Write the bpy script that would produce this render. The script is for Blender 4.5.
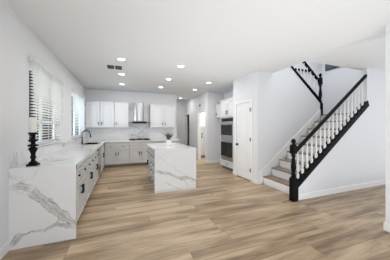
import bpy, bmesh, math, random
from mathutils import Vector, Matrix
random.seed(4)
for o in list(bpy.data.objects): bpy.data.objects.remove(o, do_unlink=True)
S = bpy.context.scene
C = S.collection
PI = math.pi
# ------------------------------------------------------------------ camera
cd = bpy.data.cameras.new('camera'); cam = bpy.data.objects.new('camera', cd); C.objects.link(cam)
F = 189.0
cd.sensor_fit = 'HORIZONTAL'; cd.sensor_width = 36; cd.lens = 36*F/390
cd.shift_y = -(130-127.6)/390
cd.clip_start = .05
cam.location = (0, 0, 1.374)
cam.rotation_euler = (PI/2, 0, -math.atan(72/189.))
S.camera = cam
# ------------------------------------------------------------------ light
W = bpy.data.worlds.new('world'); S.world = W; W.use_nodes = True
bg = W.node_tree.nodes['Background']
bg.inputs[0].default_value = (.86, .93, 1.0, 1); bg.inputs[1].default_value = 1.25
def area(name, loc, rot, sx, sy, watts, col=(1, 1, 1), spread=PI):
    l = bpy.data.lights.new(name, 'AREA'); l.shape = 'RECTANGLE'; l.size = sx; l.size_y = sy
    l.energy = watts; l.color = col; l.spread = spread
    o = bpy.data.objects.new(name, l); C.objects.link(o); o.location = loc; o.rotation_euler = rot
    return o
area('rear_fill', (1.0, -2.9, 1.4), (PI/2+.12, 0, 0), 4.0, 2.4, 50, (.98, .985, 1))  # added fill; the room is simply open behind the camera, without windows
area('left_fill', (-1.1, -.9, 1.25), (0, -PI/2-.1, 0), 2.2, 2.6, 50, (.97, .985, 1))  # added fill from the left; the wall has no patio door
area('added_floor_uplight', (1.75, 2.0, .06), (PI, 0, 0), 3.2, 6.0, 45, (.92, .965, 1), 2.0)  # added unseen uplight that brightens the ceiling in place of floor bounce
area('added_foyer_uplight', (5.0, 1.0, .06), (PI, 0, 0), 3.0, 3.0, 18, (.95, .97, 1), 2.1)  # added unseen uplight for the foyer ceiling
area('daylight_dining_window', (-3.3, 3.9, 1.9), (0, -PI/2, 0), 2.4, 2.4, 130, (1, 1, 1))
area('side_yard_fill', (-2.0, 6.0, 3.6), (0, PI/2-.5, 0), 1.5, 9.0, 130, (1, 1, 1))  # added fill aimed at the neighbour wall to lighten the blind gaps
area('daylight_from_foyer', (6.2, -1.6, 1.7), (PI/2, 0, .35), 2.2, 2.2, 24, (.98, .985, .99))
area('stairwell_fill', (4.4, 3.15, 5.2), (0, 0, 0), 2.4, .8, 58, (.95, .97, 1.0))  # added fill over the stairwell opening to brighten the middle stair wall
area('daylight_upstairs', (5.0, 4.2, 5.1), (0, 0, 0), 2.6, 1.0, 16, (.86, .92, 1.0))
area('daylight_sink_window', (-2.2, 6.4, 1.8), (0, -PI/2, 0), 2.0, 1.8, 75, (.78, .88, 1.0))
area('laundry_ceiling_lamp', (4.0, 7.7, 2.6), (0, 0, 0), .8, .8, 42, (1, .95, .87))
S.view_settings.view_transform = 'Standard'; S.view_settings.look = 'None'
S.view_settings.gamma = 1; S.view_settings.use_curve_mapping = False
S.view_settings.exposure = -0.05
LAMP_W = 6.8
LAMP_COL = (1, .97, .93)
# ------------------------------------------------------------------ materials
def mat(name, col, rough=.5, metal=0, spec=.5, coat=0):
    m = bpy.data.materials.new(name); m.use_nodes = True
    b = m.node_tree.nodes['Principled BSDF']
    b.inputs['Base Color'].default_value = (*col, 1); b.inputs['Roughness'].default_value = rough
    b.inputs['Metallic'].default_value = metal; b.inputs['Specular IOR Level'].default_value = spec
    b.inputs['Coat Weight'].default_value = coat
    return m
class N:
    """small node builder"""
    def __init__(s, m): s.t = m.node_tree; s.b = s.t.nodes['Principled BSDF']
    def n(s, ty, **kw):
        x = s.t.nodes.new(ty)
        for k, v in kw.items(): setattr(x, k, v)
        return x
    def put(s, sock, v):
        if isinstance(v, bpy.types.NodeSocket): s.t.links.new(v, sock)
        else: sock.default_value = v
    def m(s, op, a, b=None, c=None, clamp=False):
        x = s.n('ShaderNodeMath', operation=op, use_clamp=clamp)
        s.put(x.inputs[0], a)
        if b is not None: s.put(x.inputs[1], b)
        if c is not None: s.put(x.inputs[2], c)
        return x.outputs[0]
    def pos(s):
        g = s.n('ShaderNodeNewGeometry'); q = s.n('ShaderNodeSeparateXYZ'); s.t.links.new(g.outputs['Position'], q.inputs[0])
        return g.outputs['Position'], q.outputs[0], q.outputs[1], q.outputs[2]
    def comb(s, x, y, z):
        q = s.n('ShaderNodeCombineXYZ')
        for i, v in enumerate((x, y, z)): s.put(q.inputs[i], v)
        return q.outputs[0]
    def noise(s, vec, scale, detail=4, rough=.55, dist=0):
        x = s.n('ShaderNodeTexNoise'); s.put(x.inputs['Vector'], vec)
        x.inputs['Scale'].default_value = scale; x.inputs['Detail'].default_value = detail
        x.inputs['Roughness'].default_value = rough; x.inputs['Distortion'].default_value = dist
        return x.outputs['Fac']
    def white(s, vec):
        x = s.n('ShaderNodeTexWhiteNoise'); s.put(x.inputs['Vector'], vec); return x.outputs['Value']
    def mix(s, f, a, b, blend='MIX'):
        x = s.n('ShaderNodeMix', data_type='RGBA', blend_type=blend)
        s.put(x.inputs[0], f)
        s.put(x.inputs[6], (*a, 1) if isinstance(a, tuple) else a); s.put(x.inputs[7], (*b, 1) if isinstance(b, tuple) else b)
        return x.outputs[2]
    def ramp(s, f, stops):
        x = s.n('ShaderNodeValToRGB'); s.put(x.inputs[0], f); e = x.color_ramp.elements
        while len(e) < len(stops): e.new(.5)
        for i, (p, c) in enumerate(stops): e[i].position = p; e[i].color = (*c, 1)
        return x.outputs[0]
    def bump(s, h, strength, dist=.01):
        x = s.n('ShaderNodeBump'); x.inputs['Strength'].default_value = strength; x.inputs['Distance'].default_value = dist
        s.put(x.inputs['Height'], h); s.t.links.new(x.outputs[0], s.b.inputs['Normal'])

def paint(name, col, rough=.6):
    m = mat(name, col, rough, spec=.3); g = N(m); p = g.pos()[0]
    g.bump(g.noise(p, 140, 2), .06, .003)
    return m
M = {}
M['wall'] = paint('wall_paint', (.755, .765, .785))
M['ceiling'] = paint('ceiling_paint', (.745, .755, .76), .8)
M['trim'] = mat('white_trim_paint', (.84, .84, .84), .35)
M['upper'] = mat('white_cabinet_lacquer', (.71, .72, .735), .35)
M['base'] = mat('light_grey_cabinet_lacquer', (.60, .605, .60), .35)
M['black'] = mat('satin_black_paint', (.006, .006, .007), .5, spec=.1)
M['blackm'] = mat('matt_black_metal', (.010, .010, .011), .45, 0, .25)
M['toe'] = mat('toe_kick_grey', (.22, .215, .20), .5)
M['steeldark'] = mat('dark_stainless_edge', (.16, .16, .17), .35, 1)
M['gap'] = mat('recess_dark', (.05, .05, .05), .7)
M['steel'] = mat('brushed_stainless_steel', (.52, .53, .55), .28, 1)
M['glassdark'] = mat('dark_oven_glass', (.008, .009, .010), .12, spec=.35)
M['candle'] = mat('ivory_candle_wax', (.80, .78, .70), .5)
M['ceramic'] = mat('white_glazed_ceramic', (.85, .85, .84), .2)
M['leaf'] = mat('dusty_green_leaf', (.07, .09, .065), .6)
M['soil'] = mat('dark_soil', (.05, .04, .03), .9)
M['blind'] = mat('white_blind_slat', (.86, .86, .84), .45)
g = N(M['blind']); tl = g.n('ShaderNodeBsdfTranslucent'); tl.inputs[0].default_value = (.9, .9, .88, 1); ms = g.n('ShaderNodeMixShader'); ms.inputs[0].default_value = .4
g.t.links.new(g.b.outputs[0], ms.inputs[1]); g.t.links.new(tl.outputs[0], ms.inputs[2]); g.t.links.new(ms.outputs[0], g.t.nodes['Material Output'].inputs[0])
M['frame'] = mat('white_vinyl_frame', (.82, .83, .84), .35)
M['plastic'] = mat('white_switch_plastic', (.80, .80, .79), .35)
M['louvre'] = mat('grey_vent_louvre', (.12, .115, .11), .5)
M['stucco'] = paint('grey_stucco', (.78, .78, .78), .9)
M['concrete'] = paint('outdoor_concrete', (.45, .45, .44), .9)
M['picframe'] = mat('dark_grey_picture_frame', (.03, .033, .04), .5)
m = mat('lamp_diffuser', (1, 1, 1)); b_ = m.node_tree.nodes['Principled BSDF']
b_.inputs['Emission Color'].default_value = (1, .97, .92, 1); b_.inputs['Emission Strength'].default_value = 6; M['lamp'] = m
# glass
m = bpy.data.materials.new('window_glass'); m.use_nodes = True; t = m.node_tree; t.nodes.clear()
o_ = t.nodes.new('ShaderNodeOutputMaterial'); mx = t.nodes.new('ShaderNodeMixShader'); tr = t.nodes.new('ShaderNodeBsdfTransparent')
gl = t.nodes.new('ShaderNodeBsdfGlossy'); gl.inputs['Roughness'].default_value = .02; fr = t.nodes.new('ShaderNodeFresnel'); fr.inputs[0].default_value = 1.25
tr.inputs[0].default_value = (.93, .96, .98, 1)
t.links.new(fr.outputs[0], mx.inputs[0]); t.links.new(tr.outputs[0], mx.inputs[1]); t.links.new(gl.outputs[0], mx.inputs[2]); t.links.new(mx.outputs[0], o_.inputs[0])
M['glass'] = m
# floor planks running along X
m = mat('oak_plank_floor', (.4, .3, .2), .36, spec=.4); g = N(m); P, x, y, z = g.pos()
RW, RL = .20, 1.8
row = g.m('FLOOR', g.m('DIVIDE', y, RW)); off = g.m('MULTIPLY', g.white(g.comb(row, 3.1, 0)), RL)
xl = g.m('DIVIDE', g.m('ADD', x, off), RL); col = g.m('FLOOR', xl)
r1 = g.white(g.comb(row, col, 1.5)); r2 = g.white(g.comb(row, col, 7.5))
gv = g.comb(g.m('ADD', g.m('MULTIPLY', x, .9), g.m('MULTIPLY', r1, 30)), g.m('ADD', g.m('MULTIPLY', y, 7), g.m('MULTIPLY', r2, 50)), 0)
big = g.noise(gv, 1.1, 3, .55, .5)
fv = g.comb(g.m('ADD', g.m('MULTIPLY', x, 3), g.m('MULTIPLY', r2, 30)), g.m('MULTIPLY', y, 38), 0)
fine = g.noise(fv, 1.3, 4, .6)
tone = g.m('ADD', g.m('MULTIPLY', big, .95), g.m('ADD', g.m('MULTIPLY', r1, .17), g.m('MULTIPLY', fine, .34)))
colr = g.ramp(tone, [(.42, (.13, .086, .052)), (.58, (.26, .176, .104)), (.74, (.42, .300, .188)), (.90, (.57, .435, .29))])
fy = g.m('FRACT', g.m('DIVIDE', y, RW)); fx = g.m('FRACT', xl)
sy = g.m('MINIMUM', fy, g.m('SUBTRACT', 1, fy)); sx = g.m('MULTIPLY', g.m('MINIMUM', fx, g.m('SUBTRACT', 1, fx)), RL/RW)
seam = g.m('LESS_THAN', g.m('MINIMUM', sx, sy), .011)
colf = g.mix(g.m('MULTIPLY', seam, .55), colr, (.06, .04, .03))
g.t.links.new(colf, g.b.inputs['Base Color']); g.bump(g.m('ADD', g.m('MULTIPLY', fine, .3), g.m('MULTIPLY', seam, -1)), .15, .004)
M['floor'] = m
# stair tread wood (grain across the flight)
m = mat('oak_stair_tread', (.3, .22, .15), .4); g = N(m); P, x, y, z = g.pos()
nn = g.noise(g.comb(g.m('MULTIPLY', x, 14), g.m('MULTIPLY', y, 1.5), z), 1.6, 4, .6, .3)
g.t.links.new(g.ramp(nn, [(.3, (.17, .12, .085)), (.55, (.28, .21, .15)), (.75, (.38, .29, .21))]), g.b.inputs['Base Color'])
M['tread'] = m
# white subway tile (XZ plane)
m = mat('white_subway_tile', (.8, .8, .8), .2); g = N(m); P, x, y, z = g.pos()
br = g.n('ShaderNodeTexBrick'); g.put(br.inputs['Vector'], g.comb(g.m('ADD', x, y), z, 0)); br.inputs['Scale'].default_value = 1
for k_, v_ in (('Color1', (.82, .82, .82, 1)), ('Color2', (.80, .80, .81, 1)), ('Mortar', (.66, .66, .66, 1)), ('Mortar Size', .0025), ('Brick Width', .15), ('Row Height', .075)):
    br.inputs[k_].default_value = v_
g.t.links.new(br.outputs['Color'], g.b.inputs['Base Color']); M['tile'] = m
def marble(name, axis, veins, soft=.35, seed=0.0, rough=.09):
    """white quartz; veins = list of (h0,z0,h1,z1,width,warp,strength) drawn on the (axis,z) plane"""
    m = mat(name, (.85, .85, .84), rough, spec=.5); g = N(m); P, x, y, z = g.pos()
    h = x if axis == 'x' else y
    pv = g.comb(g.m('ADD', x, seed), y, g.m('ADD', z, seed*.7))
    n1 = g.noise(pv, 1.3, 5, .6, .9)
    r = g.m('ABSOLUTE', g.m('SUBTRACT', n1, .5)); mask = g.noise(pv, 1.1, 2)
    v = g.m('MULTIPLY', g.m('SUBTRACT', 1, g.m('DIVIDE', r, .018), clamp=True), g.m('MULTIPLY', g.m('SUBTRACT', mask, .45, clamp=True), 5, clamp=True))
    total = g.m('MULTIPLY', v, soft)
    cl = g.m('MULTIPLY', g.m('SUBTRACT', g.noise(pv, 2.2, 5, .6, .5), .55, clamp=True), .6)
    total = g.m('MAXIMUM', total, cl)
    w = g.m('SUBTRACT', g.noise(pv, 3.2, 6, .62), .5)
    w2 = g.noise(pv, 7, 5, .7); w3 = g.noise(pv, 11, 6, .7, 1.2)
    for (h0, z0, h1, z1, wd, wp, st) in veins:
        L = math.hypot(h1-h0, z1-z0); tx, tz = (h1-h0)/L, (z1-z0)/L; nx, nz = -tz, tx
        dx = g.m('SUBTRACT', h, h0); dz = g.m('SUBTRACT', z, z0)
        dist = g.m('ADD', g.m('MULTIPLY', dx, nx), g.m('MULTIPLY', dz, nz))
        dist = g.m('ABSOLUTE', g.m('ADD', dist, g.m('MULTIPLY', w, wp)))
        al = g.m('ADD', g.m('MULTIPLY', dx, tx), g.m('MULTIPLY', dz, tz))
        wloc = g.m('MULTIPLY', g.m('ADD', w2, -.1), wd*1.7)
        a = g.m('SUBTRACT', 1, g.m('DIVIDE', dist, wloc), clamp=True)
        core = g.m('SUBTRACT', 1, g.m('DIVIDE', g.m('ABSOLUTE', g.m('SUBTRACT', dist, g.m('MULTIPLY', wloc, .75))), g.m('MULTIPLY', wloc, .25)), clamp=True)
        a = g.m('MAXIMUM', g.m('MULTIPLY', g.m('MULTIPLY', a, g.m('MULTIPLY', g.m('SUBTRACT', w3, .25, clamp=True), 2.2, clamp=True)), .95), g.m('MULTIPLY', core, g.m('MULTIPLY', g.m('SUBTRACT', w3, .2, clamp=True), 2.4, clamp=True)))
        e = g.m('MULTIPLY', g.m('MULTIPLY', al, 14, clamp=True), g.m('MULTIPLY', g.m('SUBTRACT', L, al), 14, clamp=True))
        total = g.m('MAXIMUM', total, g.m('MULTIPLY', g.m('MULTIPLY', a, e), st))
    c = g.ramp(total, [(0, (.75, .755, .76)), (.4, (.47, .46, .44)), (1, (.13, .12, .10))])
    g.t.links.new(c, g.b.inputs['Base Color'])
    return m
M['marble_end'] = marble('white_marble_end_panel', 'x', [(-1.19, .72, -.98, .66, .05, .18, .8), (-1.0, .66, -.52, .13, .085, .16, .75), (-1.2, .02, -1.08, .18, .05, .12, .9), (-1.14, .17, -.86, .16, .018, .14, 1),
                          (-.9, .13, -.70, .26, .03, .14, .8), (-.78, .22, -.54, .14, .04, .1, .8)], .25, 3.1)
M['marble_top'] = marble('white_marble_worktop', 'y', [], .7, 7.7)
M['marble_splash'] = marble('white_marble_upstand', 'y', [], .8, 5.7)
M['marble_island'] = marble('white_marble_island_end', 'x', [(.62, .46, 1.60, .17, .05, .22, .85), (.80, .20, 1.2, .02, .012, .2, .7), (.66, .80, 1.45, .2, .010, .2, .4), (.9, .42, 1.6, .05, .014, .3, .7), (1.2, .34, 1.35, .02, .012, .2, .6)], .3, 1.3)
M['marble_cooktop'] = marble('white_marble_behind_cooktop', 'x', [(.22, 1.15, .62, 1.02, .02, .3, 1), (.5, 1.1, .97, 1.45, .03, .3, .8), (.25, 1.5, .8, 1.15, .015, .3, .8), (.3, 2.2, .95, 1.6, .02, .3, .6)], .45, 9.2)
# ------------------------------------------------------------------ mesh helpers
base = {}
def box(bm, x0, x1, y0, y1, z0, z1, bev=0):
    r = bmesh.ops.create_cube(bm, size=1, matrix=Matrix.Translation(((x0+x1)/2, (y0+y1)/2, (z0+z1)/2)) @ Matrix.Diagonal((abs(x1-x0), abs(y1-y0), abs(z1-z0), 1)))
    if bev:
        es = list({e for v in r['verts'] for e in v.link_edges})
        bmesh.ops.bevel(bm, geom=es, offset=bev, segments=1, affect='EDGES')
def cyl(bm, p, q, r, r2=None, seg=14):
    p, q = Vector(p), Vector(q); d = q-p
    rot = d.to_track_quat('Z', 'Y').to_matrix().to_4x4()
    bmesh.ops.create_cone(bm, cap_ends=True, segments=seg, radius1=r, radius2=r if r2 is None else r2, depth=d.length, matrix=Matrix.Translation((p+q)/2) @ rot)
def lathe(bm, cx, cy, prof, seg=20, sq=None):
    """prof = (radius, z) pairs from bottom to top"""
    rings = []
    for r, z in prof:
        rings.append([bm.verts.new((cx+r*math.cos(2*PI*k/seg), cy+r*math.sin(2*PI*k/seg), z)) for k in range(seg)])
    for a, b in zip(rings, rings[1:]):
        for k in range(seg): bm.faces.new((a[k], a[(k+1) % seg], b[(k+1) % seg], b[k]))
    bm.faces.new(rings[0][::-1]); bm.faces.new(rings[-1])
def prism(bm, pts, y0, y1, plane='xz'):
    """polygon extruded along the third axis"""
    f = {'xz': lambda a, b, t: (a, t, b), 'yz': lambda a, b, t: (t, a, b), 'xy': lambda a, b, t: (a, b, t)}[plane]
    A = [bm.verts.new(f(a, b, y0)) for a, b in pts]; B = [bm.verts.new(f(a, b, y1)) for a, b in pts]
    bm.faces.new(A); bm.faces.new(B[::-1]); n = len(pts)
    for k in range(n): bm.faces.new((A[k], B[k], B[(k+1) % n], A[(k+1) % n]))
def tube(bm, pts, r, seg=10):
    pts = [Vector(p) for p in pts]; rings = []
    for i, p in enumerate(pts):
        d = (pts[min(i+1, len(pts)-1)]-pts[max(i-1, 0)]).normalized()
        a = d.orthogonal().normalized() if i == 0 else (ref - d*ref.dot(d)).normalized()
        ref = a; b = d.cross(a)
        rings.append([bm.verts.new(p+r*(math.cos(2*PI*k/seg)*a+math.sin(2*PI*k/seg)*b)) for k in range(seg)])
    for a, b in zip(rings, rings[1:]):
        for k in range(seg): bm.faces.new((a[k], a[(k+1) % seg], b[(k+1) % seg], b[k]))
    bm.faces.new(rings[0][::-1]); bm.faces.new(rings[-1])
def new(): return bmesh.new()
def obj(name, bm, m, parent=None, smooth=False, label=None):
    """world-space bmesh -> one mesh object"""
    bmesh.ops.recalc_face_normals(bm, faces=bm.faces[:])
    if parent is not None:
        o0 = base[parent.name]
    else:
        xs = [v.co for v in bm.verts]
        o0 = Vector(((min(v.x for v in xs)+max(v.x for v in xs))/2, (min(v.y for v in xs)+max(v.y for v in xs))/2, min(v.z for v in xs)))
    bmesh.ops.translate(bm, verts=bm.verts[:], vec=-o0)
    me = bpy.data.meshes.new(name); bm.to_mesh(me); bm.free(); me.materials.append(m)
    o = bpy.data.objects.new(name, me); C.objects.link(o)
    if parent is not None: o.parent = parent
    else: o.location = o0
    base[o.name] = o0
    if smooth:
        for p in me.polygons: p.use_smooth = True
        md = o.modifiers.new('edges', 'EDGE_SPLIT'); md.split_angle = math.radians(40)
    if label: o['label'] = label
    return o
def thing(name, label, cat, loc, group=None):
    o = bpy.data.objects.new(name, None); C.objects.link(o); o.location = loc; o.empty_display_size = .1
    o['label'] = label; o['category'] = cat
    if group: o['group'] = group
    base[o.name] = Vector(loc)
    return o
def tag(o, label, cat, group=None):
    o['label'] = label; o['category'] = cat
    if group: o['group'] = group
    return o
def struct(name, bm, m, parent=None):
    o = obj(name, bm, m, parent)
    if parent is None: o['kind'] = 'structure'
    return o
def bx(*a, bev=0):
    bm = new(); box(bm, *a, bev=bev); return bm
# ------------------------------------------------------------------ the room
CH = 2.74; XL = -1.2; YB = 7.6; XR = 3.03; Y0 = 2.65; Y1 = 3.73; Y2 = 4.85; XE = 6.9; HY = 9.5
struct('floor', bx(-1.35, 7.05, -3.0, 11.2, -.12, 0), M['floor'])
# left wall with two window openings
W1 = (3.222, 4.60, 1.10, 2.29); W2 = (5.51, 7.02, 1.10, 2.29)
bm = new(); ys = [-3, W1[0], W1[1], W2[0], W2[1], YB+.15]
for a, b in ((0, 1), (2, 3), (4, 5)): box(bm, XL-.15, XL, ys[a], ys[b], 0, CH)
for w in (W1, W2): box(bm, XL-.15, XL, w[0], w[1], 0, w[2]); box(bm, XL-.15, XL, w[0], w[1], w[3], CH)
struct('wall_left', bm, M['wall'])
struct('wall_back', bx(XL, 2.08, YB, YB+.15, 0, CH), M['wall'])
bm = new(); box(bm, 1.93, 2.08, YB+.15, HY, 0, CH)
struct('wall_passage_left', bm, M['wall'])
struct('wall_passage_end', bx(1.93, XR+.12, HY, HY+.15, 0, CH), M['wall'])
bm = new(); box(bm, XR+.12, 5.2, 11.1, 11.2, 0, CH); box(bm, XR, XR+.12, HY+.15, 11.2, 0, CH); struct('wall_far_room', bm, M['wall'])
# passage right wall (X = 3.03) with two doorways
D1 = (8.69, 9.38, 2.03); D2 = (6.79, 7.56, 2.03)
bm = new()
for a, b in ((6.6, D2[0]), (D2[1], D1[0]), (D1[1], HY)): box(bm, XR, XR+.12, a, b, 0, CH)
for d in (D1, D2): box(bm, XR, XR+.12, d[0], d[1], d[2], CH)
struct('wall_passage_right', bm, M['wall'])
struct('wall_niche', bx(XR+.12, 3.87, 6.6, 6.72, 0, CH), M['wall'])
struct('wall_oven_back', bx(3.75, 3.87, 4.8, 6.6, 0, CH), M['wall'])
# pantry closet wall with a door opening, and the closet behind it
PD = (3.975, 4.62, 2.035)
bm = new(); box(bm, XR, XR+.12, Y1, PD[0], 0, CH); box(bm, XR, XR+.12, PD[1], 4.80, 0, CH); box(bm, XR, XR+.12, PD[0], PD[1], PD[2], CH)
box(bm, XR+.12, 3.75, 4.70, 4.80, 0, CH)
struct('wall_pantry', bm, M['wall'])
# stairwell walls
bm = new()
prism(bm, [(XR+.12, 0), (5.2, 0), (5.2, 2.06), (4.02, 3.02), (XR+.12, 3.02)], Y1, Y1+.12)
struct('wall_stair_middle', bm, M['wall'])
bm = new()
def sl(x): return .262+.743*(x-3.117)
prism(bm, [(3.09, 0), (7.05, 0), (7.05, CH+.3), (5.235, CH+.3), (5.235, sl(5.235)+.05), (3.09, sl(3.09)+.05)], Y0, Y0+.10)
struct('wall_stair_front', bm, M['wall'])
struct('wall_stair_back', bx(3.87, XE+.15, Y2, Y2+.15, 0, 5.4), M['wall'])
struct('wall_stair_right', bx(XE, XE+.15, Y0+.10, Y2, 0, 5.4), M['wall'])
bm = new(); box(bm, 1.9, 7.05, Y0-.15, Y0, CH+.3, 5.4); struct('wall_upstairs_front', bm, M['wall'])
struct('wall_upstairs_left', bx(1.75, 1.9, Y0-.15, Y2+2, CH+.3, 5.4), M['wall'])
struct('wall_upstairs_back', bx(1.9, 3.87, Y2+.9, Y2+1.05, CH+.3, 5.4), M['wall'])
struct('ceiling_upstairs', bx(1.75, 7.05, Y0-.15, Y2+2, 5.4, 5.5), M['ceiling'])
# right wall of this room (its free end is what the photo shows) 
struct('wall_right', bx(3.27, 3.42, -3, 1.45, 0, CH), M['wall'])
# ceiling: main slab, with the stairwell opening, and the gently sloped part over the foyer
XO = 3.5
struct('ceiling', bx(XL-.15, XO, -3, Y1, CH, CH+.3), M['ceiling'])
struct('ceiling_kitchen', bx(XL-.15, XR+.12, Y1, YB+.15, CH, CH+.3), M['ceiling'])
struct('ceiling_pantry', bx(XR+.12, 3.75, Y1+.12, YB+.15, CH, CH+.3), M['ceiling'])
struct('ceiling_passage', bx(1.93, 5.2, YB+.15, 11.2, CH, CH+.3), M['ceiling'])
struct('ceiling_laundry', bx(3.75, 5.2, 6.6, YB+.15, CH, CH+.3), M['ceiling'])
bm = new(); zs = .062
prism(bm, [(Y0, CH), (Y0+.15, CH), (Y0+.15, CH+.3), (-3, CH+.3), (-3, CH-zs*2.2), (.45, CH-zs*2.2)], XO, 7.05, 'yz')
struct('ceiling_foyer', bm, M['ceiling'])
# baseboards
def bb(name, *rects):
    bm = new()
    for r in rects: box(bm, *r, 0, .115, bev=.004)
    struct(name, bm, M['trim'])
bb('baseboard_left', (XL, XL+.016, -3, 2.725))
bb('baseboard_stair', (3.085, XE, Y0-.016, Y0))
bb('baseboard_right', (3.254, 3.27, -3, 1.466), (3.27, 3.42, 1.45, 1.466))
bb('baseboard_pantry', (XR-.016, XR, Y1-.016, 3.90), (XR-.016, XR, 4.695, 4.80), (XR, 3.09, Y1-.016, Y1))
bb('baseboard_passage', (XR-.016, XR, 6.584, D2[0]-.07), (XR-.016, XR, D2[1]+.07, D1[0]-.07), (XR, 3.75, 6.584, 6.6))
bb('baseboard_passage_end', (2.08, XR-.016, HY-.016, HY))
# outdoors
struct('ground_outdoors', bx(-9, -1.36, -3, 20, -.25, -.13), M['concrete'])
tag(obj('neighbour_wall', bx(-3.7, -3.5, -2, 11.5, -.13, 4.2), M['stucco']), 'grey wall seen in the gaps between the slats of the near window blind', 'wall')
# windows
for i, w in enumerate((W1, W2)):
    nm = 'window_%d' % (i+1); y0, y1, z0, z1 = w
    bm = new(); x0, x1 = XL-.13, XL-.09; t_ = .045
    box(bm, x0, x1, y0, y1, z0, z0+t_); box(bm, x0, x1, y0, y1, z1-t_, z1); box(bm, x0, x1, y0, y0+t_, z0+t_, z1-t_); box(bm, x0, x1, y1-t_, y1, z0+t_, z1-t_)
    ym = (y0+y1)/2; box(bm, x0-.003, x1+.003, ym-.03, ym+.03, z0+t_, z1-t_)
    if i == 0: box(bm, x0-.003, x1+.003, y0+t_, y1-t_, 1.455, 1.50)
    wf = struct(nm, bm, M['frame'])
    for a, b in ((y0+t_, ym-.03), (ym+.03, y1-t_)):
        p = obj('pane', bx(XL-.112, XL-.108, a, b, z0+t_, z1-t_), M['glass'], wf)
    struct('window_sill_%d' % (i+1), bx(XL-.088, XL+.016, y0, y1, z0-.02, z0, bev=.003), M['trim'])
# blind on the near window
def blind(w, label, y0, y1):
    t1 = thing('window_blind', label, 'blind', (XL, (y0+y1)/2, w[3]))
    obj('valance', bx(XL+.002, XL+.068, y0, y1, 2.288, 2.345, bev=.004), M['blind'], t1)
    bm = new(); z = 1.135
    while z < 2.28:
        a = math.radians(16); hx = .026*math.cos(a); hz = .026*math.sin(a); xc = XL+.034
        prism(bm, [(xc-hx, z-hz), (xc+hx, z+hz), (xc+hx, z+hz+.004), (xc-hx, z-hz+.004)], y0+.006, y1-.006, 'xz'); z += .0415
    obj('slats', bm, M['blind'], t1)
    obj('bottom_rail', bx(XL+.016, XL+.056, y0+.006, y1-.006, 1.101, 1.119), M['blind'], t1)
    bm = new()
    for y in (w[0]+.2, (w[0]+w[1])/2, w[1]-.2): box(bm, XL+.009, XL+.011, y-.008, y+.008, 1.12, 2.287); box(bm, XL+.0575, XL+.0595, y-.008, y+.008, 1.12, 2.287)
    obj('ladder_tapes', bm, M['blind'], t1)
blind(W1, 'white slatted blind lowered over the near left window behind the candle', 3.21, 4.63)
blind(W2, 'white slatted blind over the far left window beside the sink', 5.49, 7.04)
# interior doors and casings
def casing_x(name, x, y0, y1, zt, w=.07):           # casing on a wall face X = x that faces -X
    bm = new()
    prism(bm, [(y0-w, 0), (y0, 0), (y0, zt), (y1, zt), (y1, 0), (y1+w, 0), (y1+w, zt+w), (y0-w, zt+w)], x-.018, x-.0005, 'yz')
    struct(name, bm, M['trim'])
casing_x('trim_1', XR, PD[0], PD[1], PD[2], .066)
casing_x('trim_2', XR, D2[0], D2[1], D2[2], .065)
casing_x('trim_3', XR, D1[0], D1[1], D1[2], .065)
bm = new()
for d in (D1, D2):
    box(bm, XR, XR+.12, d[0], d[0]+.012, 0, d[2]); box(bm, XR, XR+.12, d[1]-.012, d[1], 0, d[2]); box(bm, XR, XR+.12, d[0]+.012, d[1]-.012, d[2]-.012, d[2])
struct('trim_4', bm, M['trim'])
# pantry door (two-panel, arched top)
bm = new(); dy0, dy1, dz0, dz1 = PD[0]+.004, PD[1]-.004, .022, PD[2]-.004; xf = XR+.006
box(bm, xf+.008, xf+.036, dy0, dy1, dz0, dz1)
def arch(y0, y1, z1, rise, n=12):
    return [(y0+(y1-y0)*k/n, z1+rise*math.sin(PI*k/n)) for k in range(n+1)]
ya, yb = dy0+.105, dy1-.105
box(bm, xf, xf+.008, dy0, ya, dz0, dz1); box(bm, xf, xf+.008, yb, dy1, dz0, dz1)
box(bm, xf, xf+.008, ya, yb, dz0, .20); box(bm, xf, xf+.008, ya, yb, .82, .93)
prism(bm, arch(ya, yb, 1.80, .085)+[(yb, dz1), (ya, dz1)], xf, xf+.008, 'yz')
door = struct('door_1', bm, M['trim'])
bm = new(); e = .035
prism(bm, [(ya+e, .235), (yb-e, .235), (yb-e, .785), (ya+e, .785)], xf+.002, xf+.008, 'yz'); obj('panel', bm, M['trim'], door)
bm = new(); prism(bm, [(ya+e, .965), (yb-e, .965)]+arch(ya+e, yb-e, 1.77, .07)[::-1], xf+.002, xf+.008, 'yz'); obj('panel', bm, M['trim'], door)
bm = new(); cyl(bm, (xf-.006, 4.565, .905), (xf, 4.565, .905), .028); cyl(bm, (xf-.035, 4.565, .905), (xf-.006, 4.565, .905), .011)
bmesh.ops.create_uvsphere(bm, u_segments=14, v_segments=10, radius=.028, matrix=Matrix.Translation((xf-.045, 4.565, .905)))
obj('door_knob', bm, M['blackm'], door, True, 'round black door knob')
for hz in (.29, 1.07, 1.83): obj('hinge', bx(XR-.032, XR-.0185, PD[0]-.014, PD[0]+.004, hz-.045, hz+.045), M['blackm'], door)
struct('door_threshold_shadow_gap', bx(XR+.02, XR+.1, PD[0], PD[1], 0, .012), M['gap']).name = 'door_shade_strip'  # dark strip coloured as the shade under the pantry door, no real trim
# laundry room seen through the near doorway
struct('wall_laundry_back', bx(XR+.12, 5.2, 8.55, 8.67, 0, CH), M['wall'])
struct('wall_laundry_right', bx(5.2, 5.35, 6.6, 11.2, 0, CH), M['wall'])
struct('wall_laundry_front', bx(3.87, 5.2, 6.6, 6.72, 0, CH), M['wall'])
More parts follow.
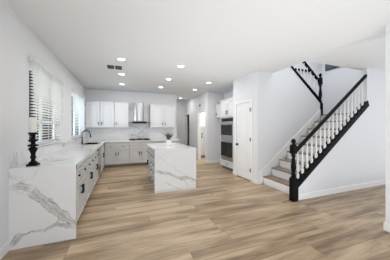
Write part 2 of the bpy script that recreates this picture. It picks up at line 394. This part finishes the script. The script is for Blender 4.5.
# ------------------------------------------------------------------ cabinets
def frame_front(bm, ax, s, f, a0, a1, z0, z1, rail=.055, t_=.0272):
    """shaker / raised front. ax: axis the front faces ('x' or 'y'); s: outward sign; f: face coordinate of the carcass"""
    def b(p0, p1, q0, q1, d0, d1, bev=0):
        lo, hi = sorted((f+s*d0, f+s*d1))
        if ax == 'x': box(bm, lo, hi, p0, p1, q0, q1, bev)
        else: box(bm, p0, p1, lo, hi, q0, q1, bev)
    b(a0, a1, z0, z1, .0005, t_-.016)
    b(a0, a0+rail, z0, z1, t_-.016, t_); b(a1-rail, a1, z0, z1, t_-.016, t_)
    b(a0+rail, a1-rail, z0, z0+rail, t_-.016, t_); b(a0+rail, a1-rail, z1-rail, z1, t_-.016, t_)
    if z1-z0 > .3: b(a0+rail+.03, a1-rail-.03, z0+rail+.03, z1-rail-.03, t_-.016, t_-.007, .003)
def pt(ax, s, f, a, d, z): return (f+s*d, a, z) if ax == 'x' else (a, f+s*d, z)
def pull(par, ax, s, f, a, z0, z1, r=.009, d0=.0275):
    bm = new(); d = d0+.028
    tube(bm, [pt(ax, s, f, a, d0, z0+.012), pt(ax, s, f, a, d-.004, z0+.012), pt(ax, s, f, a, d, z0), pt(ax, s, f, a, d, z1), pt(ax, s, f, a, d-.004, z1-.012), pt(ax, s, f, a, d0, z1-.012)][0:0] or
         [pt(ax, s, f, a, d, z0), pt(ax, s, f, a, d, z1)], r, 8)
    for z in (z0+.015, z1-.015): cyl(bm, pt(ax, s, f, a, d0, z), pt(ax, s, f, a, d, z), r*.9, seg=8)
    obj('handle', bm, M['blackm'], par, True)
def knob(par, ax, s, f, a, z, r=.018, d0=.0275):
    bm = new(); cyl(bm, pt(ax, s, f, a, d0, z), pt(ax, s, f, a, d0+.018, z), r*.45, seg=10); cyl(bm, pt(ax, s, f, a, d0+.016, z), pt(ax, s, f, a, d0+.028, z), r, r*.85, seg=14)
    obj('knob', bm, M['blackm'], par, True)
def cabinet(label, ax, s, f, depth, a0, a1, z0, z1, doors=(), drawers=(), m='base', toe=.10, group=None, hinges=(), name='base_cabinet', hole=False):
    """doors: (a0,a1,z0,z1,pull_a,pull_z0,pull_z1); drawers: (a0,a1,z0,z1,[knob_a])"""
    c0 = pt(ax, s, f, (a0+a1)/2, -depth/2, z0)
    t = thing(name, label, 'cabinet', c0, group)
    lo, hi = sorted((f, f-s*depth)); bm = new()
    zb = z0+toe if toe else z0
    if hole:
        box(bm, lo, hi, a0+.001, a1-.001, zb, .69); box(bm, lo, hi, SY1+.02, a1-.001, .69, z1); box(bm, hi-.05, hi, a0+.001, SY1+.02, .69, z1)
    elif ax == 'x': box(bm, lo, hi, a0+.001, a1-.001, zb, z1)
    else: box(bm, a0+.001, a1-.001, lo, hi, zb, z1)
    obj('body', bm, M[m], t)
    if toe:
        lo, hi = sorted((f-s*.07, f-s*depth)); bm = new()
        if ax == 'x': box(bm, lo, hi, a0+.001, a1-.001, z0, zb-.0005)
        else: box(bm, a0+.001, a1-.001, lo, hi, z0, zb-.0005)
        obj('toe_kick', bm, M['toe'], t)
    for (d0, d1, q0, q1, pa, p0, p1) in doors:
        bm = new(); frame_front(bm, ax, s, f, d0+.014, d1-.014, q0, q1)
        d = obj('door', bm, M[m], t)
        if pa is not None: pull(d, ax, s, f, pa, p0, p1)
    for (d0, d1, q0, q1, ks) in drawers:
        bm = new(); frame_front(bm, ax, s, f, d0+.014, d1-.014, q0, q1, .03)
        d = obj('drawer', bm, M[m], t)
        for k in ks: knob(d, ax, s, f, k, (q0+q1)/2)
    for (ha, hz) in hinges:
        p = pt(ax, s, f, ha, .004, hz); obj('hinge', bx(p[0]-.006, p[0]+.006, p[1]-.003, p[1]+.003, p[2]-.022, p[2]+.022), M['blackm'], t)
    return t
FX = -.58; ZC = .873
SX0, SX1, SY0, SY1 = -1.00, -.68, 5.88, 6.46
def left_unit(a0, a1, label):
    am = (a0+a1)/2
    cabinet(label, 'x', 1, FX-.02, .585, a0, a1, 0, ZC, doors=((a0+.01, am, .115, .625, am-.035, .42, .54), (am, a1-.01, .115, .625, am+.035, .42, .54)),
            drawers=((a0+.01, am, .645, .80, [(a0+am)/2]), (am, a1-.01, .645, .80, [(am+a1)/2])))
left_unit(2.765, 3.60, 'light grey base cabinet of the left run nearest the marble end panel')
left_unit(3.602, 4.42, 'light grey base cabinet in the left run, second from the marble end panel')
left_unit(4.422, 5.24, 'light grey base cabinet in the left run right before the dishwasher')
cabinet('light grey sink base cabinet between the dishwasher and the inner corner', 'x', 1, FX-.02, .585, 5.85, 7.04, 0, ZC,
        doors=((5.87, 6.36, .115, .80, 6.32, .48, .60), (6.36, 6.84, .115, .80, 6.40, .48, .60)), hole=True)
BY = 7.07
def back_unit(a0, a1, label, kn=True):
    am = (a0+a1)/2
    cabinet(label, 'y', -1, BY, .525, a0, a1, 0, ZC, doors=((a0+.012, am, .13, .61, am-.04, .42, .52), (am, a1-.012, .13, .61, am+.04, .42, .52)),
            drawers=((a0+.012, am, .635, .79, [(a0+am)/2] if kn else []), (am, a1-.012, .635, .79, [(am+a1)/2] if kn else [])))
back_unit(-.585, .2, 'light grey base cabinet on the back wall left of the cooktop, two knobbed drawers')
back_unit(.202, .975, 'light grey base cabinet under the cooktop with plain false drawer fronts', False)
back_unit(.977, 2.03, 'light grey base cabinet on the back wall right of the cooktop, mostly behind the island')
# dishwasher
t = thing('dishwasher', 'stainless steel dishwasher set in the left cabinet run', 'dishwasher', (-.87, 5.545, 0))
obj('body', bx(-1.18, -.605, 5.245, 5.845, .02, .868), M['toe'], t)
obj('door', bx(-.604, -.572, 5.252, 5.838, .11, .80, bev=.004), M['steel'], t)
obj('control_panel', bx(-.604, -.570, 5.252, 5.838, .803, .866, bev=.003), M['glassdark'], t)
bm = new(); cyl(bm, (-.53, 5.29, .765), (-.53, 5.80, .765), .011); cyl(bm, (-.572, 5.33, .765), (-.53, 5.33, .765), .008); cyl(bm, (-.572, 5.76, .765), (-.53, 5.76, .765), .008)
obj('handle', bm, M['steel'], t, True)
# worktop: L shape with waterfall end, sink cut-out
ct = thing('countertop', 'L-shaped white marble-look worktop with a waterfall end panel', 'countertop', (-.87, 2.75, .875))
CF = -.548
bm = new(); z0, z1 = .875, .915
box(bm, XL+.002, CF, 2.731, SY0, z0, z1); box(bm, XL+.002, SX0, SY0, SY1, z0, z1); box(bm, SX1, CF, SY0, SY1, z0, z1); box(bm, XL+.002, CF, SY1, YB-.002, z0, z1)
box(bm, CF, 2.06, 7.025, YB-.002, z0, z1)
obj('slab', bm, M['marble_top'], ct)
obj('end_panel', bx(XL+.002, CF, 2.715, 2.7305+.03, 0, .9148), M['marble_end'], ct)
# ------------------------------------------------------------------ splashbacks
us = thing('upstand', 'low white marble upstand along the left wall under the windows', 'backsplash', (XL, 5, .916))
obj('slab', bx(XL+.001, XL+.018, 2.76, YB-.012, .916, 1.078), M['marble_splash'], us)
tag(obj('backsplash', bx(XL+.019, .19, YB-.012, YB-.001, .916, 1.37), M['tile']), 'white subway tile splashback left of the range hood', 'backsplash')
tag(obj('backsplash', bx(.965, 2.06, YB-.012, YB-.001, .916, 1.37), M['tile']), 'white subway tile splashback right of the range hood', 'backsplash')
tag(obj('backsplash', bx(.192, .963, YB-.014, YB-.001, .916, 2.265), M['marble_cooktop']), 'tall veined marble splashback behind the cooktop and hood', 'backsplash')
# ------------------------------------------------------------------ wall cabinets
UF = 7.275; UD = YB-UF-.002
def upper(a0, a1, label, doors, hinges):
    t = cabinet(label, 'y', -1, UF, UD, a0, a1, 1.37, 2.262, doors=doors, m='upper', toe=0, hinges=hinges, name='wall_cabinet')
    obj('top_moulding', bx(a0-.0 if a0 < -1 else a0, a1, UF-.028, UF+.02, 2.2625, 2.285), M['upper'], t)
upper(-1.198, -.282, 'white double-door wall cabinet in the corner by the sink window', ((-1.18, -.745, 1.39, 2.245, -.785, 1.47, 1.57), (-.725, -.295, 1.39, 2.245, -.685, 1.47, 1.57)), ((-1.185, 1.5), (-1.185, 2.14), (-.289, 1.5), (-.289, 2.14)))
upper(-.280, .188, 'white single-door wall cabinet left of the range hood', ((-.265, .175, 1.39, 2.245, -.225, 1.47, 1.57),), ())
upper(.967, 1.945, 'white double-door wall cabinet right of the range hood', ((.985, 1.455, 1.39, 2.245, 1.415, 1.47, 1.57), (1.475, 1.93, 1.39, 2.245, 1.515, 1.47, 1.57)), ())
# oven tower: carcass with double oven built in
TF = 3.15
ot = cabinet('tall white oven housing cabinet next to the pantry', 'x', -1, TF, .595, 4.81, 5.79, 0, 2.27,
        doors=((4.83, 5.30, 1.73, 2.25, 5.265, 1.80, 1.92), (5.30, 5.77, 1.73, 2.25, 5.335, 1.80, 1.92)), m='upper', name='oven_cabinet')
bm = new(); frame_front(bm, 'x', -1, TF, 4.83, 5.77, .12, .285, .03); dd = obj('drawer', bm, M['upper'], ot); 
bm = new(); cyl(bm, (TF-.048, 5.24, .20), (TF-.048, 5.36, .20), .0065); [cyl(bm, (TF-.028, yy, .20), (TF-.048, yy, .20), .006) for yy in (5.255, 5.345)]
obj('handle', bm, M['blackm'], dd, True)
obj('top_moulding', bx(TF-.03, TF+.5, 4.812, 5.80, 2.2705, 2.30, bev=.004), M['upper'], ot)
ov = thing('double_oven', 'stainless steel double wall oven with dark glass doors', 'oven', (TF-.01, 5.32, .31))
ya, yb = 4.93, 5.71
obj('body', bx(TF-.018, TF-.001, ya, yb, .31, 1.70, bev=.003), M['steel'], ov)
obj('control_panel', bx(TF-.026, TF-.0185, ya+.02, yb-.02, 1.57, 1.675), M['glassdark'], ov)
for (q0, q1, zh, lb) in ((1.085, 1.55, 1.505, 'upper'), (.40, .985, .935, 'lower')):
    d = obj('oven_door', bx(TF-.045, TF-.0185, ya+.008, yb-.008, q0, q1, bev=.004), M['steel'], ov)
    obj('glass', bx(TF-.049, TF-.0455, ya+.05, yb-.05, q0+.045, q1-.085), M['glassdark'], d)
    bm = new(); cyl(bm, (TF-.09, ya+.03, zh), (TF-.09, yb-.03, zh), .012)
    for yy in (ya+.07, yb-.07): cyl(bm, (TF-.045, yy, zh), (TF-.09, yy, zh), .009)
    obj('handle', bm, M['steel'], d, True)
t = cabinet('small white wall cabinet between the oven housing and passage wall', 'x', -1, 3.40, .345, 5.805, 6.585, 1.75, 2.26, doors=((5.82, 6.57, 1.77, 2.24, 6.5, 1.84, 1.94),), m='upper', toe=0, name='wall_cabinet')
# ------------------------------------------------------------------ island
IX0, IX1, IY0, IY1 = .615, 1.54, 3.97, 5.52
it = thing('island_countertop', 'white marble-look island top folding down as a waterfall end', 'countertop', (1.1, 4.7, .875))
obj('slab', bx(IX0, IX1, IY0, IY1, .875, .915), M['marble_top'], it)
obj('end_panel', bx(IX0, IX1, IY0-.001, IY0+.035, 0, .9145), M['marble_island'], it)
cabinet('light grey island cabinet with a stack of four knobbed drawers behind the marble end', 'x', -1, .665, .58, 4.008, 4.74, 0, ZC,
        drawers=tuple((4.02, 4.73, a, b, [4.21, 4.54]) for a, b in ((.645, .80), (.47, .635), (.295, .46), (.12, .285))), name='island_cabinet')
cabinet('light grey island cabinet with doors at the far end of the island', 'x', -1, .665, .58, 4.742, 5.50, 0, ZC,
        doors=((4.75, 5.12, .12, .625, 5.085, .40, .52), (5.12, 5.49, .12, .625, 5.155, .40, .52)), drawers=((4.75, 5.12, .645, .80, [4.93]), (5.12, 5.49, .645, .80, [5.31])), name='island_cabinet')
tag(obj('island_back_panel', bx(1.247, 1.265, 4.008, 5.50, 0, ZC), M['base']), 'plain light grey panel under the island overhang on its right side', 'panel')
# ------------------------------------------------------------------ hood, cooktop, sink, faucet
hd = thing('range_hood', 'stainless steel chimney range hood above the cooktop', 'range hood', (.575, 7.4, 1.53))
bm = new()
pr = [(.40, YB-.016), (.40, 7.36), (.44, 7.335), (.52, 7.315), (.575, 7.31), (.63, 7.315), (.71, 7.335), (.75, 7.36), (.75, YB-.016)]
prism(bm, pr, 1.601, 2.30, 'xy'); obj('chimney', bm, M['steel'], hd, True)
bm = new(); n = 16
top = [(.195+.76*k/n, 1.575+.045*math.sin(PI*k/n)) for k in range(n+1)]
prism(bm, top+[(.955-.76*k/n, top[n-k][1]-.022) for k in range(n+1)], 7.16, YB-.016)
obj('canopy', bm, M['steeldark'], hd, False)
obj('filter_body', bx(.33, .82, 7.22, YB-.02, 1.535, 1.578, bev=.004), M['blackm'], hd)
ck = thing('cooktop', 'black gas cooktop set into the back worktop', 'cooktop', (.585, 7.33, .915))
obj('plate', bx(.20, .965, 7.07, 7.56, .9155, .924, bev=.003), M['glassdark'], ck)
for gx in (.335, .58, .83):
    bm = new()
    for yy in (7.13, 7.25, 7.38, 7.51): box(bm, gx-.105, gx+.105, yy-.007, yy+.007, .945, .957)
    for xx in (gx-.10, gx, gx+.10): box(bm, xx-.007, xx+.007, 7.12, 7.52, .945, .957)
    for xx in (gx-.10, gx+.10):
        for yy in (7.13, 7.51): box(bm, xx-.007, xx+.007, yy-.007, yy+.007, .9243, .946)
    obj('grate', bm, M['blackm'], ck)
for gx, gy in ((.335, 7.2), (.335, 7.44), (.58, 7.32), (.83, 7.2), (.83, 7.44)):
    bm = new(); cyl(bm, (gx, gy, .9243), (gx, gy, .938), .038); obj('burner', bm, M['blackm'], ck, True)
sk = thing('sink', 'black rimmed sink let into the worktop below the far window', 'sink', (-.84, 6.17, .70))
bm = new(); w_ = .008; a, b, c, d = SX0+.003, SX1-.003, SY0+.003, SY1-.003
box(bm, a, b, c, d, .70, .706); box(bm, a, a+w_, c, d, .706, .9155); box(bm, b-w_, b, c, d, .706, .9155); box(bm, a+w_, b-w_, c, c+w_, .706, .9155); box(bm, a+w_, b-w_, d-w_, d, .706, .9155)
obj('basin', bm, M['blackm'], sk)
bm = new(); e = .03; box(bm, a-e, a+w_, c-e, d+e, .9157, .923); box(bm, b-w_, b+e, c-e, d+e, .9157, .923); box(bm, a+w_, b-w_, c-e, c+w_, .9157, .923); box(bm, a+w_, b-w_, d-w_, d+e, .9157, .923)
obj('rim', bm, M['blackm'], sk)
bm = new(); cyl(bm, (-.84, 6.17, .7062), (-.84, 6.17, .71), .035); obj('drain', bm, M['steel'], sk, True)
fc = thing('faucet', 'tall black gooseneck faucet standing behind the sink', 'faucet', (-1.09, 6.1, .9155))
bm = new(); fx_, fy_ = -1.09, 6.2
cyl(bm, (fx_, fy_, .9155), (fx_, fy_, .93), .03); cyl(bm, (fx_, fy_, .93), (fx_, fy_, 1.03), .02); obj('base', bm, M['blackm'], fc, True)
bm = new(); pts = [(fx_, fy_, 1.03), (fx_, fy_, 1.16)]+[(fx_+.10-.10*math.cos(PI*k/12), fy_, 1.19+.10*math.sin(PI*k/12)) for k in range(13)]+[(fx_+.205, fy_, 1.165)]
tube(bm, pts, .013); obj('spout', bm, M['blackm'], fc, True)
bm = new(); cyl(bm, (fx_+.205, fy_, 1.17), (fx_+.215, fy_, 1.09), .017, .02); obj('spray_head', bm, M['blackm'], fc, True)
bm = new(); cyl(bm, (fx_, fy_-.018, .99), (fx_+.01, fy_-.10, 1.02), .007); obj('lever', bm, M['blackm'], fc, True)
# ------------------------------------------------------------------ candle holder and candle
cx, cy, z0 = -1.02, 2.845, .9155
ch = thing('candle_holder', 'black turned candle holder on the near end of the left worktop', 'candle holder', (cx, cy, z0))
bm = new(); box(bm, cx-.054, cx+.054, cy-.054, cy+.054, z0, z0+.022, bev=.004)
obj('foot', bm, M['black'], ch)
prof = [(.055, .0225), (.058, .035), (.044, .045), (.030, .055), (.024, .075), (.034, .088), (.040, .10), (.030, .112), (.028, .14), (.038, .165), (.052, .185), (.058, .20), (.05, .212), (.032, .22),
        (.030, .228), (.066, .236), (.066, .25), (.03, .258), (.026, .275), (.036, .29), (.060, .30), (.060, .31), (.030, .318), (.022, .34), (.030, .365), (.034, .375)]
lathe(bm := new(), cx, cy, [(r*.8, z0+z) for r, z in prof], 24); obj('stem', bm, M['black'], ch, True)
lathe(bm := new(), cx, cy, [(.025, z0+.3755), (.048, z0+.383), (.049, z0+.398), (.044, z0+.40)], 24); obj('dish', bm, M['black'], ch, True)
cn = thing('candle', 'thick ivory pillar candle on the black holder', 'candle', (cx, cy, z0+.4005))
lathe(bm := new(), cx, cy, [(.037, z0+.4005), (.038, z0+.41), (.038, z0+.575), (.036, z0+.582), (.03, z0+.578), (.005, z0+.576)], 24); obj('wax', bm, M['candle'], cn, True)
cyl(bm := new(), (cx, cy, z0+.577), (cx+.003, cy, z0+.592), .0015, seg=6); obj('wick', bm, M['black'], cn)
# ------------------------------------------------------------------ potted plant on the island
px_, py_, z0 = 1.10, 4.80, .9155
pp = thing('potted_plant', 'small spiky green plant in a white square pot on the island', 'plant', (px_, py_, z0))
bm = new(); box(bm, px_-.062, px_+.062, py_-.062, py_+.062, z0, z0+.145, bev=.008); obj('pot', bm, M['ceramic'], pp)
obj('soil', bx(px_-.05, px_+.05, py_-.05, py_+.05, z0+.1455, z0+.149), M['soil'], pp)
bm = new()
for k in range(46):
    a = random.uniform(0, 2*PI); ln = random.uniform(.13, .24); lean = random.uniform(.05, .95); b0 = Vector((px_+.03*math.cos(a)*random.random(), py_+.03*math.sin(a)*random.random(), z0+.149))
    prev = b0; w = .009
    side = Vector((-math.sin(a), math.cos(a), 0)); rows = []
    for q in range(5):
        tq = q/4; p = b0+Vector((math.cos(a)*ln*lean*tq**1.3*1.15, math.sin(a)*ln*lean*tq**1.3*1.15, ln*tq*(1-.25*lean*tq)))
        ww = w*math.sin(PI*(.15+.85*tq))+.001; nrm = Vector((math.cos(a), math.sin(a), 0))*.002
        rows.append([bm.verts.new(p-side*ww), bm.verts.new(p+nrm), bm.verts.new(p+side*ww), bm.verts.new(p-nrm)])
    for r0, r1 in zip(rows, rows[1:]):
        for j in range(4): bm.faces.new((r0[j], r0[(j+1) % 4], r1[(j+1) % 4], r1[j]))
    bm.faces.new(rows[0]); bm.faces.new(rows[-1][::-1])
obj('foliage', bm, M['leaf'], pp)
# ------------------------------------------------------------------ staircase
RI, RN, NX = .193, .25, 3.18
st = thing('staircase', 'staircase with white risers and wooden treads rising to the right', 'stairs', (3.2, 3.2, 0))
YA, YZ = Y0+.102, Y1-.022
bm0 = None
for n in range(1, 9):
    x0 = NX+RN*(n-1); z = RI*n
    obj('riser', bx(x0+.025, x0+.045, YA, YZ, z-RI if n == 1 else z-RI+.0005, z-.028), M['trim'], st)
    obj('tread', bx(x0, x0+RN+.045, YA, YZ, z-.0275, z, bev=.006), M['tread'], st)
x0 = NX+RN*8; zl = RI*9
obj('riser', bx(x0+.025, x0+.045, YA, YZ, zl-RI+.0005, zl-.1505), M['trim'], st)
struct('floor_landing_base', bx(x0+.047, XE-.002, Y0+.102, Y2-.002, zl-.15, zl-.0285), M['trim'])
struct('floor_landing', bx(x0, XE-.002, Y0+.102, Y2-.002, zl-.028, zl), M['tread'])
bm = new(); prism(bm, [(3.09, 0), (3.12, 0), (3.2, .1), (x0+.02, zl-.02), (x0+.02, zl+.15), (3.09, .285)], Y1-.020, Y1-.001); obj('skirting', bm, M['trim'], st)
# the upper flight, turning back to the left behind the middle wall
up = thing('upper_stair_flight', 'upper flight of stairs climbing back left behind the white wall', 'stairs', (4.6, 4.3, zl))
for k in range(1, 7):
    xx = x0-.22*(k-1); z = zl+.19*k
    obj('riser', bx(xx-.02, xx, Y1+.122, Y2-.002, z-.19+.0005, z-.028), M['trim'], up)
    obj('tread', bx(xx-.24, xx+.02, Y1+.122, Y2-.002, z-.0275, z), M['tread'], up)
struct('floor_upstairs', bx(1.9, x0-.22*6, Y1+.122, 5.7, CH+.302, CH+.32), M['tread'])
# ------------------------------------------------------------------ balustrades
def newel(par, x, y, zb, w, z1, z2, z3, z4):
    """square foot zb..z1, turned z1..z2, square block z2..z3, finial to z4"""
    bm = new(); h = w/2; box(bm, x-h, x+h, y-h, y+h, zb, z1, bev=.004); box(bm, x-h*.92, x+h*.92, y-h*.92, y+h*.92, z2, z3, bev=.006)
    L = z2-z1; pr = [(h*.8, 0), (h*.95, .04), (h*.6, .08), (h*.95, .12), (h*.55, .18), (h*.7, .28), (h*.92, .42), (h*.85, .55), (h*.6, .75), (h*.5, .86), (h*.9, .90), (h*.6, .94), (h*.85, 1)]
    lathe(bm, x, y, [(r, z1+.0003+q*(L-.0006)) for r, q in pr], 18)
    q = z4-z3; lathe(bm, x, y, [(h*1.05, z3), (h*1.1, z3+q*.1), (h*.5, z3+q*.2), (h*.4, z3+q*.32), (h*.75, z3+q*.45), (h*.85, z3+q*.65), (h*.65, z3+q*.87), (h*.2, z4)], 18)
    obj('newel_post', bm, M['black'], par, True)
def baluster(par, x, y, zb, zt):
    bm = new(); h = .0175; L = zt-zb
    sb = .17*L; box(bm, x-h, x+h, y-h, y+h, zb, zb+sb); lathe(bm, x, y, [(.012, zb+sb), (.017, zb+sb+.02), (.012, zb+sb+.04), (.0185, zb+sb+.09), (.0170, zb+L*.45), (.010, zb+L*.8), (.012, zt)], 10)
    obj('baluster', bm, M['trim'], par, True)
bl = thing('balustrade', 'black and white stair balustrade from the floor newel up the lower flight', 'banister', (2.992, 2.66, 0))
newel(bl, 2.992, 2.66, 0, .105, .43, .885, 1.035, 1.165)
yb_ = Y0-.012
# stringer with stepped blocks
p0, p1 = 3.046, 5.295
bm = new(); lower = [(p0, sl(p0)), (p1, sl(p1))]
stp = []; xq = p0; k = 0
BS = .1245
def tz(x): return sl(x)+.115
while xq < p1-.10:
    zt = tz(xq)+.035
    stp += [(xq, zt), (xq+BS*.62, zt), (xq+BS*.62, zt+.06), (xq+BS, zt+.06+.04*0)]
    xq += BS
poly = [(p0, 0), (p0+.042, 0), (p0+.042, sl(p0+.042)), (p1, sl(p1)), (p1-.05, tz(p1))]+[(a, b) for a, b in reversed(stp) if a < p1-.06]
prism(bm, poly, Y0-.018, Y0-.0005); 
obj('stringer', bm, M['black'], bl)
prism(bm := new(), [(p0+.002, sl(p0)+.052), (5.23, sl(5.23)+.052), (5.23, tz(5.23)+.03), (p0+.002, tz(p0)+.03)], Y0, Y0+.10); obj('curb_cap', bm, M['black'], bl)
def rail(x): return 1.005+.757*(x-3.12)
bm = new(); yc = Y0+.025
a0, a1 = 3.04, 5.234
prism(bm, [(a0, rail(a0)-.062), (a1, rail(a1)-.062), (a1, rail(a1)-.012), (a0, rail(a0)-.012)], yc-.030, yc+.030)
prism(bm, [(a0, rail(a0)-.0118), (a1, rail(a1)-.0118), (a1, rail(a1)), (a0, rail(a0))], yc-.020, yc+.020)
obj('handrail', bm, M['black'], bl)
xq = p0+BS*.31+.035
while xq < 5.20:
    baluster(bl, xq, yc, tz(xq)+.012, rail(xq)-.064); xq += BS
# upper balustrade
ub = thing('balustrade', 'upper black balustrade descending right to the landing newel', 'banister', (5.266, Y1+.02, zl))
newel(ub, 5.266, Y1+.04, zl+.0005, .095, 2.07, 2.60, 2.78, 2.925)
def s2(x): return 2.977-.76*(x-4.084)
bm = new(); prism(bm, [(5.218, s2(5.218)), (5.218, s2(5.218)+.06), (3.95, s2(3.95)+.06), (3.95, s2(3.95))], Y1-.012, Y1+.132); obj('stringer', bm, M['black'], ub)
def r2(x): return 2.72-.80*(x-5.22)
bm = new(); yc = Y1+.04
prism(bm, [(5.22, r2(5.22)), (5.22, r2(5.22)-.06), (4.0, r2(4.0)-.06), (4.0, r2(4.0))], yc-.03, yc+.03); obj('handrail', bm, M['black'], ub)
xq = 5.13
while xq > 4.0:
    baluster(ub, xq, yc, s2(xq)+.055, r2(xq)-.058); xq -= .125
tag(obj('wall_rail', bx(5.25, 6.35, Y2-.06, Y2-.001, 3.35, 3.40), M['black']), 'short horizontal black rail on the upstairs wall behind the upper balusters', 'rail')
# picture high on the stairwell's right wall
pc = thing('picture', 'dark framed picture high on the stairwell wall, cut off by the ceiling edge', 'picture', (XE, 4.3, 3.43))
obj('frame', bx(XE-.03, XE-.001, 3.66, 4.74, 3.43, 4.29, bev=.004), M['picframe'], pc)
m = mat('picture_canvas', (.3, .3, .3), .5); g = N(m); P, x, y, z = g.pos()
g.t.links.new(g.ramp(g.noise(P, 4, 5, .6, 1), [(.40, (.06, .065, .085)), (.6, (.16, .17, .20)), (.75, (.5, .5, .52))]), g.b.inputs['Base Color'])
obj('canvas', bx(XE-.034, XE-.0305, 3.69, 4.71, 3.46, 4.26), m, pc)
# ------------------------------------------------------------------ ceiling fittings
LL = [(-.03, 4.04, 'nearest ceiling downlight of the left row, beside the air vent'), (-.03, 5.16, 'middle ceiling downlight of the left row'), (-.03, 6.35, 'farthest ceiling downlight of the left row, near the wall cabinets'),
      (1.2, 4.03, 'nearest and largest ceiling downlight of the middle row over the island'), (1.2, 5.23, 'middle ceiling downlight of the middle row'), (1.19, 6.35, 'farthest ceiling downlight of the middle row'),
      (2.43, 5.20, 'nearer ceiling downlight of the right row toward the ovens'), (2.41, 6.34, 'farther ceiling downlight of the right row'), (2.49, 8.4, 'ceiling downlight inside the passage beyond the kitchen')]
for (x, y, lb) in LL:
    t = thing('recessed_light', 'round white '+lb, 'ceiling light', (x, y, CH))
    bm = new(); n = 28; prf = [(.068, CH-.0005), (.086, CH-.0005), (.083, CH-.008), (.068, CH-.010)]
    rings = [[bm.verts.new((x+r*math.cos(2*PI*k/n), y+r*math.sin(2*PI*k/n), zz)) for k in range(n)] for r, zz in prf]
    for a, b in zip(rings, rings[1:]+rings[:1]):
        for k in range(n): bm.faces.new((a[k], a[(k+1) % n], b[(k+1) % n], b[k]))
    obj('trim_ring', bm, M['trim'], t, True)
    cyl(bm := new(), (x, y, CH-.0005), (x, y, CH-.006), .0675, seg=28); obj('diffuser', bm, M['lamp'], t)
    l = bpy.data.lights.new('lamp', 'AREA'); l.shape = 'DISK'; l.size = .13; l.energy = LAMP_W; l.color = LAMP_COL
    lo = bpy.data.objects.new('lamp', l); C.objects.link(lo); lo.location = (0, 0, -.012); lo.parent = t
vt = thing('air_vent', 'dark slotted ceiling air vent beside the nearest left downlight', 'vent', (-.17, 4.62, CH))
obj('frame', bx(-.35, 0, 4.46, 4.80, CH-.008, CH-.0005, bev=.002), M['trim'], vt)
for a, b in ((-.33, -.185), (-.165, -.02)):
    gg = obj('grille', bx(a, b, 4.49, 4.77, CH-.0095, CH-.0085), M['gap'], vt)
    bm = new(); y = 4.50
    while y < 4.765: box(bm, a, b, y, y+.004, CH-.014, CH-.0098); y += .018
    obj('louvres', bm, M['louvre'], gg)
cyl(bm := new(), (-.93, 6.55, CH-.012), (-.93, 6.55, CH-.0005), .04, seg=20); tag(obj('sprinkler_cover', bm, M['trim'], None, True), 'tiny round white sprinkler cover in the ceiling by the left corner', 'sprinkler')
# small wall fittings
sd = thing('door_chime', 'small grey sensor on the passage wall above the laundry doorway', 'sensor', (XR, 7.35, 2.28))
cyl(bm := new(), (XR-.03, 7.35, 2.30), (XR-.0005, 7.35, 2.30), .045, seg=16); obj('case', bm, M['louvre'], sd, True); sd.name = 'wall_sensor'
sw = thing('light_switch', 'white light switch on the wall beside the foot of the stairs', 'switch', (3.16, Y1, 1.1))
obj('plate', bx(3.12, 3.20, Y1-.006, Y1-.0005, 1.04, 1.16, bev=.002), M['plastic'], sw); obj('rocker', bx(3.143, 3.177, Y1-.010, Y1-.0062, 1.068, 1.132, bev=.002), M['plastic'], sw)
# laundry furniture
cabinet('white laundry wall cabinet seen through the passage doorway', 'y', -1, 8.22, .32, 3.16, 4.3, 1.37, 2.27, doors=((3.17, 3.55, 1.39, 2.25, None, 0, 0), (3.55, 3.92, 1.39, 2.25, None, 0, 0), (3.92, 4.29, 1.39, 2.25, None, 0, 0)), m='upper', toe=0, name='wall_cabinet')
cabinet('white laundry base cabinet below the worktop seen through the doorway', 'y', -1, 7.98, .56, 3.16, 4.3, 0, .873, doors=((3.17, 3.55, .12, .85, None, 0, 0), (3.55, 3.92, .12, .85, None, 0, 0), (3.92, 4.29, .12, .85, None, 0, 0)), m='upper')
tag(obj('laundry_worktop', bx(3.155, 4.3, 7.94, 8.545, .8745, .91), M['marble_top']), 'white worktop in the laundry room seen through the doorway', 'countertop')
lf = thing('faucet', 'small dark faucet on the laundry worktop seen through the doorway', 'faucet', (3.55, 8.4, .911))
tube(bm := new(), [(3.55, 8.4, .911), (3.55, 8.4, 1.03)]+[(3.55-.0, 8.34+.06*math.cos(PI*k/8), 1.03+.06*math.sin(PI*k/8)) for k in range(1, 9)], .012); obj('spout', bm, M['blackm'], lf, True)
cyl(bm := new(), (3.55, 8.4, .911), (3.55, 8.4, .935), .035); obj('base', bm, M['blackm'], lf, True)
